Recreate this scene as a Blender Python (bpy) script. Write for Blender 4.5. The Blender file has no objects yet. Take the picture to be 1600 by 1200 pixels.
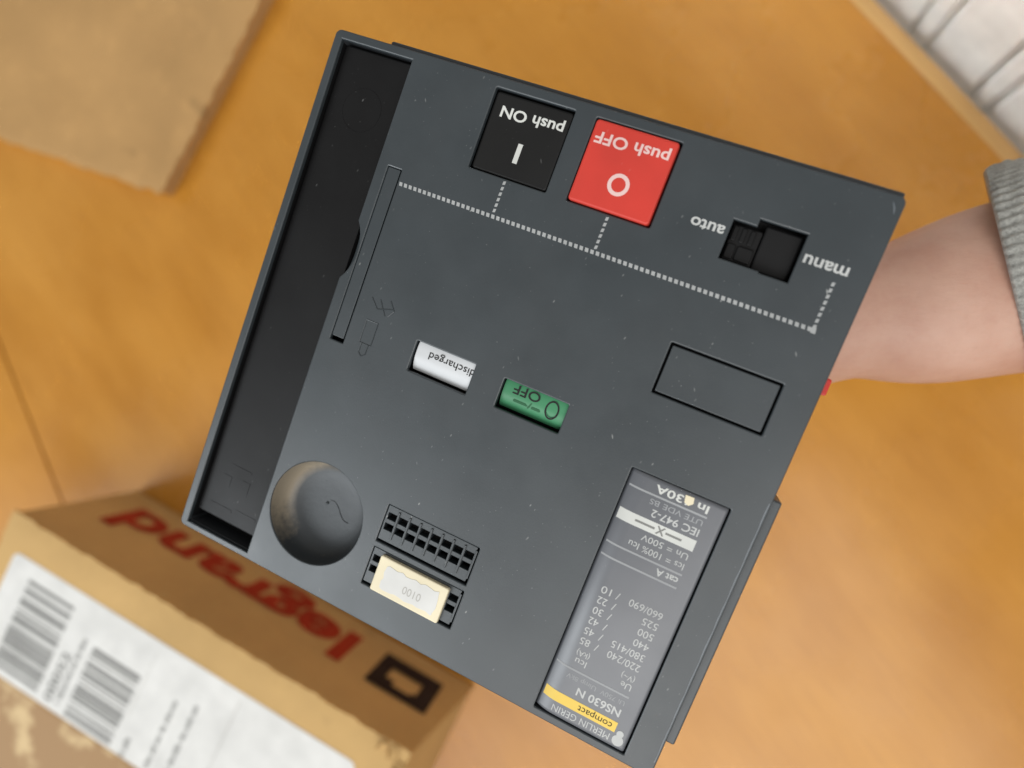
import bpy, bmesh, math, random
from mathutils import Vector, Matrix, geometry
random.seed(7)
MM = 0.001
scn = bpy.context.scene
col = scn.collection

# ---------------------------------------------------------------- camera, light, exposure
cam_d = bpy.data.cameras.new("camera")
cam = bpy.data.objects.new("camera", cam_d); col.objects.link(cam)
cam.matrix_world = Matrix(((0.98564, 0.00483, 0.16884, 0.0),
                           (0.0, 0.99959, -0.02858, 0.0),
                           (-0.16891, 0.02817, 0.98523, 0.430),
                           (0, 0, 0, 1)))
cam_d.sensor_width = 36.0
cam_d.lens = 36.0 * 1050 / 1600
cam_d.clip_start = 0.01; cam_d.clip_end = 50
cam_d.dof.use_dof = True
cam_d.dof.focus_distance = 0.165
cam_d.dof.aperture_fstop = cam_d.lens / 3.5
scn.camera = cam

world = bpy.data.worlds.new("World"); scn.world = world; world.use_nodes = True
world.node_tree.nodes["Background"].inputs[0].default_value = (1.0, 0.96, 0.90, 1)
world.node_tree.nodes["Background"].inputs[1].default_value = 0.34

def area(name, loc, target, sx, sy, power, color, roll=0.0):
    d = bpy.data.lights.new(name, 'AREA'); d.shape = 'RECTANGLE'; d.size = sx; d.size_y = sy
    d.energy = power; d.color = color
    o = bpy.data.objects.new(name, d); col.objects.link(o)
    q = (Vector(target) - Vector(loc)).to_track_quat('-Z', 'Y')
    o.matrix_world = Matrix.Translation(loc) @ q.to_matrix().to_4x4() @ Matrix.Rotation(roll, 4, 'Z')
    return o
# a large window overhead towards the picture's lower right, and a smaller one off to the left
def pane_light(name, c, ax, ay, sx, sy, power, color):
    d = bpy.data.lights.new(name, 'AREA'); d.shape = 'RECTANGLE'; d.size = sx; d.size_y = sy; d.energy = power; d.color = color
    o = bpy.data.objects.new(name, d); col.objects.link(o)
    X = Vector(ax).normalized(); Z = X.cross(Vector(ay)).normalized(); Y = Z.cross(X)
    if Z.z < 0: Z = -Z; Y = -Y
    m = Matrix((X, Y, Z)).transposed().to_4x4(); m.translation = c; o.matrix_world = m
pane_light("window_light", (0.0, -1.14, 1.60), (0.85, 0.53, 0.0), (0.53, -0.85, -0.25), 2.0, 1.15, 25, (1.0, 0.985, 0.965))
area("side_window_light", (-1.70, -0.98, 1.60), (-0.1, -0.05, 0.25), 1.0, 1.1, 29, (0.91, 0.965, 1.0))
lamp = area("radiator_fill_light", (-1.20, 0.75, 0.95), (0.30, 0.30, 0.14), 0.26, 0.26, 0.55, (0.95, 0.98, 1.0))  # added fill lamp, no window: narrow beam that brightens the radiator
lamp.data.spread = math.radians(10)

scn.view_settings.view_transform = 'Standard'
scn.view_settings.look = 'None'
scn.view_settings.exposure = 0.0
scn.view_settings.gamma = 1.0
scn.view_settings.use_curve_mapping = False

# ---------------------------------------------------------------- materials
def new_mat(name):
    m = bpy.data.materials.new(name); m.use_nodes = True
    nt = m.node_tree; b = nt.nodes["Principled BSDF"]
    return m, nt, b
def node(nt, typ, **kw):
    n = nt.nodes.new(typ)
    for k, v in kw.items():
        if k.startswith('i_'):
            key = k[2:]
            n.inputs[int(key) if key.isdigit() else key.replace('_', ' ')].default_value = v
        else: setattr(n, k, v)
    return n
def ramp(nt, src, p0, p1, c0=(0, 0, 0, 1), c1=(1, 1, 1, 1)):
    r = node(nt, 'ShaderNodeValToRGB'); e = r.color_ramp.elements
    e[0].position = p0; e[1].position = p1; e[0].color = c0; e[1].color = c1
    nt.links.new(src, r.inputs[0]); return r
def coords(nt, scale=(1, 1, 1), rot=(0, 0, 0), loc=(0, 0, 0), kind='Object'):
    t = node(nt, 'ShaderNodeTexCoord'); src = t.outputs[kind]
    if any(rot):                                   # turn first, stretch after
        r = node(nt, 'ShaderNodeMapping'); r.inputs['Rotation'].default_value = rot
        nt.links.new(src, r.inputs[0]); src = r.outputs[0]
    m = node(nt, 'ShaderNodeMapping')
    m.inputs['Scale'].default_value = scale; m.inputs['Location'].default_value = loc
    nt.links.new(src, m.inputs[0]); return m.outputs[0]
def noise(nt, vec, scale, detail=3, rough=0.5):
    n = node(nt, 'ShaderNodeTexNoise'); n.inputs['Scale'].default_value = scale
    n.inputs['Detail'].default_value = detail; n.inputs['Roughness'].default_value = rough
    nt.links.new(vec, n.inputs['Vector']); return n.outputs[0]
def mix(nt, fac, a, b, mode='MIX'):
    m = node(nt, 'ShaderNodeMix', data_type='RGBA', blend_type=mode)
    for i, v in ((0, fac), (6, a), (7, b)):
        if isinstance(v, bpy.types.NodeSocket): nt.links.new(v, m.inputs[i])
        else: m.inputs[i].default_value = v
    return m.outputs[2]
def math_n(nt, op, a, b=0.0):
    m = node(nt, 'ShaderNodeMath', operation=op)
    for i, v in ((0, a), (1, b)):
        if isinstance(v, bpy.types.NodeSocket): nt.links.new(v, m.inputs[i])
        else: m.inputs[i].default_value = v
    return m.outputs[0]
def bump(nt, b, h, strength, dist):
    n = node(nt, 'ShaderNodeBump'); n.inputs['Strength'].default_value = strength
    n.inputs['Distance'].default_value = dist
    nt.links.new(h, n.inputs['Height']); nt.links.new(n.outputs[0], b.inputs['Normal'])
def specks(nt, scale, size, keep, rot=0.35, stretch=3.0, seed=0.0):
    """sparse elongated dust flecks: 0..1 mask"""
    v = coords(nt, (scale, scale / stretch, scale), (0, 0, rot), (seed, seed * 1.7, 0.37 * seed))
    vo = node(nt, 'ShaderNodeTexVoronoi'); vo.inputs['Scale'].default_value = 1.0
    nt.links.new(v, vo.inputs['Vector'])
    spot = ramp(nt, vo.outputs['Distance'], size * 0.5, size, (1, 1, 1, 1), (0, 0, 0, 1)).outputs[0]
    sep = node(nt, 'ShaderNodeSeparateColor'); nt.links.new(vo.outputs['Color'], sep.inputs[0])
    gate = math_n(nt, 'GREATER_THAN', sep.outputs[0], 1 - keep)
    amp = math_n(nt, 'MULTIPLY', gate, sep.outputs[1])
    return math_n(nt, 'MULTIPLY', spot, amp)
def plastic(name, c, rough=0.45, dust=0.0, grain=0.15, spec=0.5, dustc=(0.42, 0.43, 0.42, 1)):
    m, nt, b = new_mat(name)
    v = coords(nt)
    n1 = noise(nt, v, 60, 4)
    base = mix(nt, ramp(nt, n1, 0.3, 0.75).outputs[0], (*[x * 0.9 for x in c], 1), (*[x * 1.1 for x in c], 1))
    if dust > 0:
        s = math_n(nt, 'ADD', specks(nt, 430, 0.10, 0.40, 0.30, 2.0), math_n(nt, 'ADD', specks(nt, 260, 0.055, 0.55, -0.5, 3.4, 3.1), math_n(nt, 'MULTIPLY', specks(nt, 900, 0.12, 0.35, 1.1, 1.3, 7.7), 0.5)))
        haze = ramp(nt, noise(nt, v, 35, 5, 0.65), 0.45, 0.8).outputs[0]
        s = math_n(nt, 'MULTIPLY', s, ramp(nt, noise(nt, v, 24, 3), 0.36, 0.66, (0.12, 0.12, 0.12, 1)).outputs[0])
        s2 = math_n(nt, 'ADD', math_n(nt, 'MULTIPLY', s, dust), math_n(nt, 'MULTIPLY', haze, dust * 0.02))
        base = mix(nt, s2, base, dustc)
    nt.links.new(base, b.inputs['Base Color'])
    r = ramp(nt, noise(nt, v, 38, 5, 0.6), 0.3, 0.7, (rough * 0.86,) * 3 + (1,), (min(1, rough * 1.16),) * 3 + (1,))
    nt.links.new(r.outputs[0], b.inputs['Roughness'])
    b.inputs['Specular IOR Level'].default_value = spec
    bump(nt, b, noise(nt, v, 2600, 2), grain, 0.00006)
    return m
M = {}
M['grey'] = plastic('grey_plastic', (0.034, 0.043, 0.049), 0.38, 0.85, 0.25, 0.68)
M['grey_side'] = plastic('grey_plastic_side', (0.034, 0.038, 0.043), 0.5, 0.4, 0.2)
M['black'] = plastic('black_plastic', (0.005, 0.005, 0.0055), 0.45, 0.30, 0.2, 0.28)
M['void'] = plastic('dark_cavity_plastic', (0.006, 0.006, 0.0065), 0.6, 0.0, 0.1, 0.3)
M['blackbtn'] = plastic('black_button_plastic', (0.009, 0.009, 0.009), 0.5, 0.12, 0.25, 0.3)
M['red'] = plastic('red_button_plastic', (0.60, 0.045, 0.030), 0.5, 0.12, 0.25, 0.4, (0.75, 0.5, 0.45, 1))
M['green'] = plastic('green_flag_plastic', (0.055, 0.24, 0.115), 0.4, 0.05, 0.1, 0.4)
M['flagwhite'] = plastic('white_flag_plastic', (0.62, 0.64, 0.66), 0.4, 0.0, 0.05, 0.4)
M['cream'] = plastic('cream_plastic', (0.78, 0.70, 0.50), 0.5, 0.0, 0.1, 0.4)
M['print'] = plastic('white_print', (0.62, 0.63, 0.60), 0.6, 0.0, 0.3, 0.3)
M['printgrey'] = plastic('pale_grey_print', (0.52, 0.53, 0.52), 0.6, 0.0, 0.3, 0.3)
M['linegrey'] = plastic('grey_rule_print', (0.34, 0.35, 0.36), 0.6, 0.0, 0.3, 0.3)
M['dashgrey'] = plastic('worn_grey_print', (0.37, 0.38, 0.38), 0.6, 0.0, 0.3, 0.3)
M['pinkprint'] = plastic('pinkish_white_print', (0.78, 0.55, 0.52), 0.6, 0.0, 0.3, 0.3)
M['ink'] = plastic('black_ink', (0.012, 0.012, 0.012), 0.6, 0.0, 0.1, 0.3)
M['ink_green'] = plastic('faded_green_print', (0.03, 0.13, 0.06), 0.5, 0.0, 0.1, 0.3)
M['ink_grey'] = plastic('grey_ink', (0.22, 0.22, 0.21), 0.7, 0.0, 0.1, 0.3)
M['ink_faint'] = plastic('faint_ink', (0.5, 0.49, 0.46), 0.7, 0.0, 0.1, 0.3)
M['paper'] = plastic('white_paper', (0.70, 0.70, 0.68), 0.75, 0.0, 0.1, 0.3)
M['yellow'] = plastic('yellow_print', (0.80, 0.56, 0.10), 0.5, 0.0, 0.1, 0.4)
M['nameplate'] = plastic('nameplate_plastic', (0.108, 0.115, 0.130), 0.40, 0.25, 0.05, 0.85)
M['redtab'] = plastic('red_tab_plastic', (0.7, 0.04, 0.03), 0.4, 0.0)
M['radiator'] = plastic('white_enamel', (0.86, 0.85, 0.82), 0.35, 0.0, 0.05)
M['redink'] = plastic('red_carton_ink', (0.36, 0.035, 0.014), 0.75, 0.0, 0.3, 0.2)
M['darkink'] = plastic('dark_carton_ink', (0.022, 0.014, 0.014), 0.75, 0.0, 0.3, 0.2)
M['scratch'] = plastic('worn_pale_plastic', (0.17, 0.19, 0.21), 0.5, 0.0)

def dish_mat():
    m, nt, b = new_mat('dusty_dish_plastic')
    v = coords(nt)
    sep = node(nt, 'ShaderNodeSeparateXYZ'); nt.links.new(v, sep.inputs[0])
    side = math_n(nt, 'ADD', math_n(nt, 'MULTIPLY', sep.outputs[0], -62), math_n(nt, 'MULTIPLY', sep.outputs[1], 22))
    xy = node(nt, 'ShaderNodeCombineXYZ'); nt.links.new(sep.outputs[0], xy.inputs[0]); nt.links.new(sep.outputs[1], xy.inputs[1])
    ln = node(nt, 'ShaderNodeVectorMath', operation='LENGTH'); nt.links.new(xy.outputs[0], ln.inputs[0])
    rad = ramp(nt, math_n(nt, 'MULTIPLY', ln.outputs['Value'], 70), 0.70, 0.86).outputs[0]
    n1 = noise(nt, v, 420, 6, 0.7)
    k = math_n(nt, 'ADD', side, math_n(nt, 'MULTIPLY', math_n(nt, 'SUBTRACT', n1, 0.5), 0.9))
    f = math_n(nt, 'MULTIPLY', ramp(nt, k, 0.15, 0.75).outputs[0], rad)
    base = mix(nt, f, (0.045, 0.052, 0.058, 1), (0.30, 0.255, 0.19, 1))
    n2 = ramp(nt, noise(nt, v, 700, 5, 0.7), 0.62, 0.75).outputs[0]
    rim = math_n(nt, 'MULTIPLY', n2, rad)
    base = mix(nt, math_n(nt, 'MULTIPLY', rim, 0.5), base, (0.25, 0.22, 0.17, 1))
    nt.links.new(base, b.inputs['Base Color'])
    b.inputs['Roughness'].default_value = 0.45
    bump(nt, b, n1, 0.4, 0.0002)
    return m
M['dish'] = dish_mat()

def wood_mat():
    m, nt, b = new_mat('varnished_beech')
    rot = (0, 0, math.radians(52))
    v = coords(nt, (1, 1, 1), rot)
    vs = coords(nt, (1.8, 7, 1), rot)
    vf = coords(nt, (14, 240, 1), rot)
    n0 = noise(nt, coords(nt, (1, 1.8, 1), rot), 6.5, 3, 0.55)
    n1 = noise(nt, vs, 3.2, 5, 0.6)
    n2 = noise(nt, vf, 2.2, 4, 0.6)
    c = ramp(nt, n1, 0.27, 0.73, (0.44, 0.180, 0.018, 1), (0.58, 0.262, 0.038, 1)).outputs[0]
    c = mix(nt, math_n(nt, 'MULTIPLY', ramp(nt, n0, 0.42, 0.68).outputs[0], 0.65), c, (0.63, 0.300, 0.052, 1))  # pale patches: wood figure plus blurry reflections put into the colour
    c = mix(nt, math_n(nt, 'MULTIPLY', ramp(nt, n2, 0.5, 0.75).outputs[0], 0.35), c, (0.36, 0.145, 0.022, 1))
    oi = node(nt, 'ShaderNodeObjectInfo')
    c = mix(nt, math_n(nt, 'MULTIPLY', oi.outputs['Random'], 0.22), c, (0.40, 0.165, 0.02, 1))
    nt.links.new(c, b.inputs['Base Color'])
    r = ramp(nt, noise(nt, v, 14, 4), 0.3, 0.7, (0.20,) * 3 + (1,), (0.34,) * 3 + (1,))
    nt.links.new(r.outputs[0], b.inputs['Roughness'])
    b.inputs['Coat Weight'].default_value = 0.12
    b.inputs['Specular IOR Level'].default_value = 0.42
    b.inputs['Coat Roughness'].default_value = 0.14
    bump(nt, b, n2, 0.12, 0.0004)
    return m
M['wood'] = wood_mat()
def edge_mat():
    m, nt, b = new_mat('edge_lipping')
    n = noise(nt, coords(nt, (3, 60, 60), (0, 0, math.radians(52))), 3, 3)
    nt.links.new(ramp(nt, n, 0.3, 0.7, (0.52, 0.30, 0.10, 1), (0.66, 0.40, 0.15, 1)).outputs[0], b.inputs['Base Color'])
    b.inputs['Roughness'].default_value = 0.4
    return m
M['lipping'] = edge_mat()

def card_mat(name, c, worn=0.5):
    m, nt, b = new_mat(name)
    v = coords(nt); vs = coords(nt, (1, 1, 1), (0, 0, 0.45))
    n0 = noise(nt, v, 9, 4, 0.6); n1 = noise(nt, v, 55, 5, 0.6)
    n2 = noise(nt, coords(nt, (60, 700, 200), (0, 0, -0.456)), 2, 4)
    d = tuple(x * 0.84 for x in c); l = tuple(min(1, x * 1.14) for x in c)
    base = ramp(nt, n0, 0.3, 0.7, (*d, 1), (*l, 1)).outputs[0]
    base = mix(nt, math_n(nt, 'MULTIPLY', ramp(nt, n1, 0.55, 0.8).outputs[0], worn * 0.6), base, (*tuple(min(1, x * 1.3) for x in c), 1))
    spots = ramp(nt, noise(nt, v, 26, 2), 0.70, 0.76).outputs[0]
    base = mix(nt, math_n(nt, 'MULTIPLY', spots, worn * 0.7), base, (*tuple(x * 0.55 for x in c), 1))
    base = mix(nt, math_n(nt, 'MULTIPLY', ramp(nt, n2, 0.5, 0.8).outputs[0], 0.2), base, (*d, 1))
    nt.links.new(base, b.inputs['Base Color'])
    b.inputs['Roughness'].default_value = 0.8
    b.inputs['Specular IOR Level'].default_value = 0.25
    bump(nt, b, n1, 0.35, 0.0006)
    return m
M['card'] = card_mat('kraft_cardboard', (0.55, 0.355, 0.145), 0.45)
M['card_old'] = card_mat('worn_kraft_cardboard', (0.48, 0.285, 0.115), 0.9)
def tape_mat():
    m, nt, b = new_mat('torn_brown_tape')
    v = coords(nt)
    n = noise(nt, v, 34, 4, 0.55)
    c = ramp(nt, n, 0.50, 0.60, (0.33, 0.185, 0.065, 1), (0.60, 0.43, 0.21, 1)).outputs[0]
    nt.links.new(c, b.inputs['Base Color']); b.inputs['Roughness'].default_value = 0.6
    bump(nt, b, n, 0.3, 0.001)
    return m
M['tape'] = tape_mat()
def skin_mat():
    m, nt, b = new_mat('skin')
    v = coords(nt)
    n0 = noise(nt, v, 42, 6, 0.6); n1 = noise(nt, v, 420, 4, 0.6)
    c = ramp(nt, n0, 0.3, 0.7, (0.54, 0.295, 0.215, 1), (0.66, 0.42, 0.325, 1)).outputs[0]
    c = mix(nt, math_n(nt, 'MULTIPLY', ramp(nt, n1, 0.5, 0.8).outputs[0], 0.18), c, (0.46, 0.22, 0.16, 1))
    nt.links.new(c, b.inputs['Base Color'])
    b.inputs['Roughness'].default_value = 0.52
    b.inputs['Subsurface Weight'].default_value = 0.15
    b.inputs['Subsurface Radius'].default_value = (0.006, 0.0025, 0.0015)
    b.inputs['Subsurface Scale'].default_value = 0.6
    bump(nt, b, noise(nt, coords(nt, (1, 3, 1)), 380, 4, 0.65), 0.25, 0.0004)
    return m
M['skin'] = skin_mat()
def knit_mat():
    m, nt, b = new_mat('grey_knit_wool')
    v = coords(nt)
    n0 = noise(nt, v, 900, 4, 0.7); n1 = noise(nt, v, 160, 3)
    c = ramp(nt, n0, 0.3, 0.75, (0.22, 0.22, 0.205, 1), (0.52, 0.52, 0.485, 1)).outputs[0]
    c = mix(nt, math_n(nt, 'MULTIPLY', ramp(nt, n1, 0.4, 0.7).outputs[0], 0.35), c, (0.30, 0.295, 0.27, 1))
    nt.links.new(c, b.inputs['Base Color'])
    b.inputs['Roughness'].default_value = 0.95
    b.inputs['Specular IOR Level'].default_value = 0.1
    b.inputs['Sheen Weight'].default_value = 0.3
    bump(nt, b, n0, 0.7, 0.0006)
    return m
M['knit'] = knit_mat()

# ---------------------------------------------------------------- mesh helpers (all lengths in mm)
def finish(name, bm, mat, parent=None, angle=19, loc=None):
    bmesh.ops.recalc_face_normals(bm, faces=bm.faces)
    me = bpy.data.meshes.new(name)
    if loc is not None: bmesh.ops.translate(bm, vec=-Vector(loc), verts=bm.verts)
    bmesh.ops.scale(bm, vec=(MM, MM, MM), verts=bm.verts)
    bm.to_mesh(me); bm.free()
    me.shade_smooth(); me.set_sharp_from_angle(angle=math.radians(angle))
    me.materials.append(M[mat])
    o = bpy.data.objects.new(name, me); col.objects.link(o)
    if parent is not None: o.parent = parent
    if loc is not None: o.location = Vector(loc) * MM
    return o
def rrect(x0, y0, x1, y1, r=0.5, n=4):
    if r <= 0: return [(x0, y0), (x1, y0), (x1, y1), (x0, y1)]
    p = []
    for cx, cy, a in ((x1 - r, y0 + r, -90), (x1 - r, y1 - r, 0), (x0 + r, y1 - r, 90), (x0 + r, y0 + r, 180)):
        for k in range(n + 1):
            t = math.radians(a + 90 * k / n); p.append((cx + r * math.cos(t), cy + r * math.sin(t)))
    return p
def circle(cx, cy, r, n=48):
    return [(cx + r * math.cos(2 * math.pi * k / n), cy + r * math.sin(2 * math.pi * k / n)) for k in range(n)]
def offset(pts, d):
    """offset a closed CCW outline inwards by d"""
    a2 = sum(pts[i][0] * pts[(i + 1) % len(pts)][1] - pts[(i + 1) % len(pts)][0] * pts[i][1] for i in range(len(pts)))
    s = 1 if a2 > 0 else -1
    out = []
    n = len(pts)
    for i in range(n):
        p0, p1, p2 = Vector(pts[i - 1]), Vector(pts[i]), Vector(pts[(i + 1) % n])
        e1 = (p1 - p0).normalized(); e2 = (p2 - p1).normalized()
        n1 = Vector((-e1.y, e1.x)) * s; n2 = Vector((-e2.y, e2.x)) * s
        b = n1 + n2
        b = b / max(0.3, b.length_squared) * 2
        q = p1 + b * d
        out.append((q.x, q.y))
    return out
def slab(outer, holes, z1, z0, b=0.25, back=False):
    """a plate with holes: rounded top rims, walls down to z0"""
    bm = bmesh.new()
    caps = []
    for k, c in enumerate([outer] + list(holes)):
        sgn = 1 if k == 0 else -1
        rings = []
        steps = [(b, 0.0), (b * 0.3, b * 0.3), (0, b)] if b > 0 else [(0, 0)]
        for off, dz in steps:
            pp = offset(c, off * sgn) if off else c
            rings.append([bm.verts.new((x, y, z1 - dz)) for x, y in pp])
        rings.append([bm.verts.new((x, y, z0)) for x, y in c])
        n = len(c)
        for a, d in zip(rings, rings[1:]):
            for i in range(n):
                bm.faces.new((a[i], a[(i + 1) % n], d[(i + 1) % n], d[i]))
        caps.append(rings[0])
    edges = []
    for r in caps:
        n = len(r)
        for i in range(n):
            e = bm.edges.get((r[i], r[(i + 1) % n])); edges.append(e)
    if holes: bmesh.ops.triangle_fill(bm, edges=edges, use_beauty=True)
    else: bm.faces.new(caps[0])
    return bm
def tray(x0, y0, x1, y1, z1, z0):
    bm = bmesh.new()
    a = [bm.verts.new((x, y, z1)) for x, y in ((x0, y0), (x1, y0), (x1, y1), (x0, y1))]
    d = [bm.verts.new((x, y, z0)) for x, y in ((x0, y0), (x1, y0), (x1, y1), (x0, y1))]
    for i in range(4): bm.faces.new((a[i], a[(i + 1) % 4], d[(i + 1) % 4], d[i]))
    bm.faces.new(d)
    return bm
def box_into(bm, x0, y0, z0, x1, y1, z1):
    vs = [bm.verts.new((x, y, z)) for z in (z0, z1) for x, y in ((x0, y0), (x1, y0), (x1, y1), (x0, y1))]
    for f in ((0, 3, 2, 1), (4, 5, 6, 7), (0, 1, 5, 4), (1, 2, 6, 5), (2, 3, 7, 6), (3, 0, 4, 7)):
        bm.faces.new([vs[i] for i in f])
def quad_into(bm, pts, z):
    bm.faces.new([bm.verts.new((x, y, z)) for x, y in pts])
def tube_into(bm, path, r, n=8, cap=True):
    rings = []
    for i, p in enumerate(path):
        p = Vector(p); t = (Vector(path[min(i + 1, len(path) - 1)]) - Vector(path[max(i - 1, 0)])).normalized()
        u = t.orthogonal().normalized() if abs(t.z) > 0.9 else t.cross(Vector((0, 0, 1))).normalized()
        w = t.cross(u)
        rr = r[i] if isinstance(r, (list, tuple)) else r
        rings.append([bm.verts.new(p + rr * (math.cos(a) * u + math.sin(a) * w)) for a in [2 * math.pi * k / n for k in range(n)]])
    for a, d in zip(rings, rings[1:]):
        for k in range(n): bm.faces.new((a[k], a[(k + 1) % n], d[(k + 1) % n], d[k]))
    if cap: bm.faces.new(rings[0]); bm.faces.new(list(reversed(rings[-1])))
def text(name, s, mat, parent, right, base, width, z, cap=None, bold=0.0, flip=True, matrix=None, thick=0.05):
    """flat printed lettering. On the device it reads from +x to -x (turned half round).
    right/base: where the first letter stands and its baseline; width: run of the line (mm); cap: capital height (mm)"""
    cu = bpy.data.curves.new(name, 'FONT'); cu.body = s; cu.size = 1.0; cu.offset = bold; cu.extrude = 0.0
    cu.fill_mode = 'FRONT'; cu.resolution_u = 4
    tmp = bpy.data.objects.new('tmp', cu); col.objects.link(tmp)
    dg = bpy.context.evaluated_depsgraph_get(); dg.update()
    me = bpy.data.meshes.new_from_object(tmp.evaluated_get(dg))
    bpy.data.objects.remove(tmp); bpy.data.curves.remove(cu)
    xs = [v.co.x for v in me.vertices]; x0 = min(xs); w = max(xs) - x0
    sx = width / w if width else cap / 0.70
    sy = (cap / 0.70) if cap else sx
    me.transform(Matrix.Diagonal((sx, sy, 1, 1)) @ Matrix.Translation((-x0, 0, 0)))
    if flip: me.transform(Matrix.Translation((right, base, z)) @ Matrix.Rotation(math.pi, 4, 'Z'))
    elif matrix is not None: me.transform(matrix)
    me.transform(Matrix.Diagonal((MM, MM, MM, 1)))
    me.name = name; me.materials.clear(); me.materials.append(M[mat])
    o = bpy.data.objects.new(name, me); col.objects.link(o); o.parent = parent
    return o
def empty(name, mw, label, cat, group=None):
    o = bpy.data.objects.new(name, None); col.objects.link(o); o.empty_display_size = 0.02
    o.matrix_world = mw; tag(o, label, cat, group); return o
def tag(o, label, cat, group=None):
    o['label'] = label; o['category'] = cat
    if group: o['group'] = group
def structure(o): o['kind'] = 'structure'; return o

# ---------------------------------------------------------------- the table
def table():
    ed = Vector((0.6190, -0.7854, 0)); nn = Vector((0.7854, 0.6190, 0))    # along the edge, outwards
    p = Vector((149.6, 243.1, 0))
    t = empty('wooden_table', Matrix.Identity(4), 'orange varnished wooden table top with pale lipped edge', 'table')
    o = structure  # (the table is a thing)
    def strip(a, b, lip):
        return [p + ed * a + nn * lip[0], p + ed * b + nn * lip[0], p + ed * b + nn * lip[1], p + ed * a + nn * lip[1]]
    # two boards meeting at an open joint
    j0 = Vector((-462.2, 43.2, 0)); jd = Vector((0.4342, -0.9008, 0)).normalized(); jn = Vector((-jd.y, jd.x, 0))
    def board(pts):
        bm = bmesh.new()
        top = [bm.verts.new((v.x, v.y, 0)) for v in pts]; bot = [bm.verts.new((v.x, v.y, -28)) for v in pts]
        bm.faces.new(top); bm.faces.new(list(reversed(bot)))
        for k in range(len(pts)): bm.faces.new((top[k], top[(k + 1) % len(pts)], bot[(k + 1) % len(pts)], bot[k]))
        bmesh.ops.bevel(bm, geom=[e for e in bm.edges if all(abs(v.co.z) < 1e-6 for v in e.verts)], offset=0.5, segments=2, affect='EDGES')
        return finish('table_board', bm, 'wood', t, 40)
    i0, i1 = p + ed * -700 + nn * -10.5, p + ed * 900 + nn * -10.5
    ja, jb = j0 - jd * 900, j0 + jd * 1100
    board([i0, ja + jn * 0.5, jb + jn * 0.5, i1])
    board([ja - jn * 0.5, ja - jn * 420, jb - jn * 420, jb - jn * 0.5])
    # lipping: a solid strip with a rounded outer arris
    prof = [(-10.3, -0.35), (-1.5, -0.35), (-0.5, -0.8), (0.0, -2.0), (0.0, -26), (-1.5, -28), (-10.3, -28)]
    bm = bmesh.new()
    ra = [bm.verts.new((p + ed * -700 + nn * a) + Vector((0, 0, z))) for a, z in prof]
    rb = [bm.verts.new((p + ed * 900 + nn * a) + Vector((0, 0, z))) for a, z in prof]
    n = len(prof)
    for i in range(n): bm.faces.new((ra[i], ra[(i + 1) % n], rb[(i + 1) % n], rb[i]))
    bm.faces.new(ra); bm.faces.new(list(reversed(rb)))
    finish('edge_strip', bm, 'lipping', t, 50)
    return ed, nn, p
ED, NN, EP = table()

# ---------------------------------------------------------------- white radiator beyond the edge
def radiator():
    org = EP + NN * 16
    rot = Matrix(((ED.x, -NN.x, 0, org.x * MM), (ED.y, -NN.y, 0, org.y * MM), (0, 0, 1, 0), (0, 0, 0, 1)))
    # local x along the edge, local y back towards the table, z up
    t = empty('panel_radiator', rot, 'white ribbed panel radiator standing beyond the table edge', 'radiator')
    bm = bmesh.new(); box_into(bm, -420, -14, -330, 480, -6, 345)
    finish('back_panel', bm, 'radiator', t)
    x = -396
    def rib(w):
        bm = bmesh.new()
        prof = [(0, -6.0), (0.6, -2.2), (2.2, 0.0), (w - 2.2, 0.0), (w - 0.6, -2.2), (w, -6.0)]
        lo = [bm.verts.new((a, b, -325)) for a, b in prof]; hi = [bm.verts.new((a, b, 330)) for a, b in prof]
        top = [bm.verts.new((a, -6.0, 336)) for a, b in prof]
        for i in range(5):
            bm.faces.new((lo[i], lo[i + 1], hi[i + 1], hi[i])); bm.faces.new((hi[i], hi[i + 1], top[i + 1], top[i]))
        return finish('rib', bm, 'radiator', t, 40)
    wide = rib(38.0); narrow = rib(12.0)
    first = [wide, narrow]
    k = 0
    while x < 430:
        for j, (src, w) in enumerate(((wide, 38.0), (narrow, 12.0))):
            o = src if k < 2 else src.copy()
            if k >= 2: col.objects.link(o); o.parent = t
            o.location = (x * MM, 0, 0)
            x += w + 2.2; k += 1
    bm = bmesh.new(); box_into(bm, -424, -40, 345.2, 484, 2, 352)
    finish('top_grille', bm, 'radiator', t)
radiator()

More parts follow.
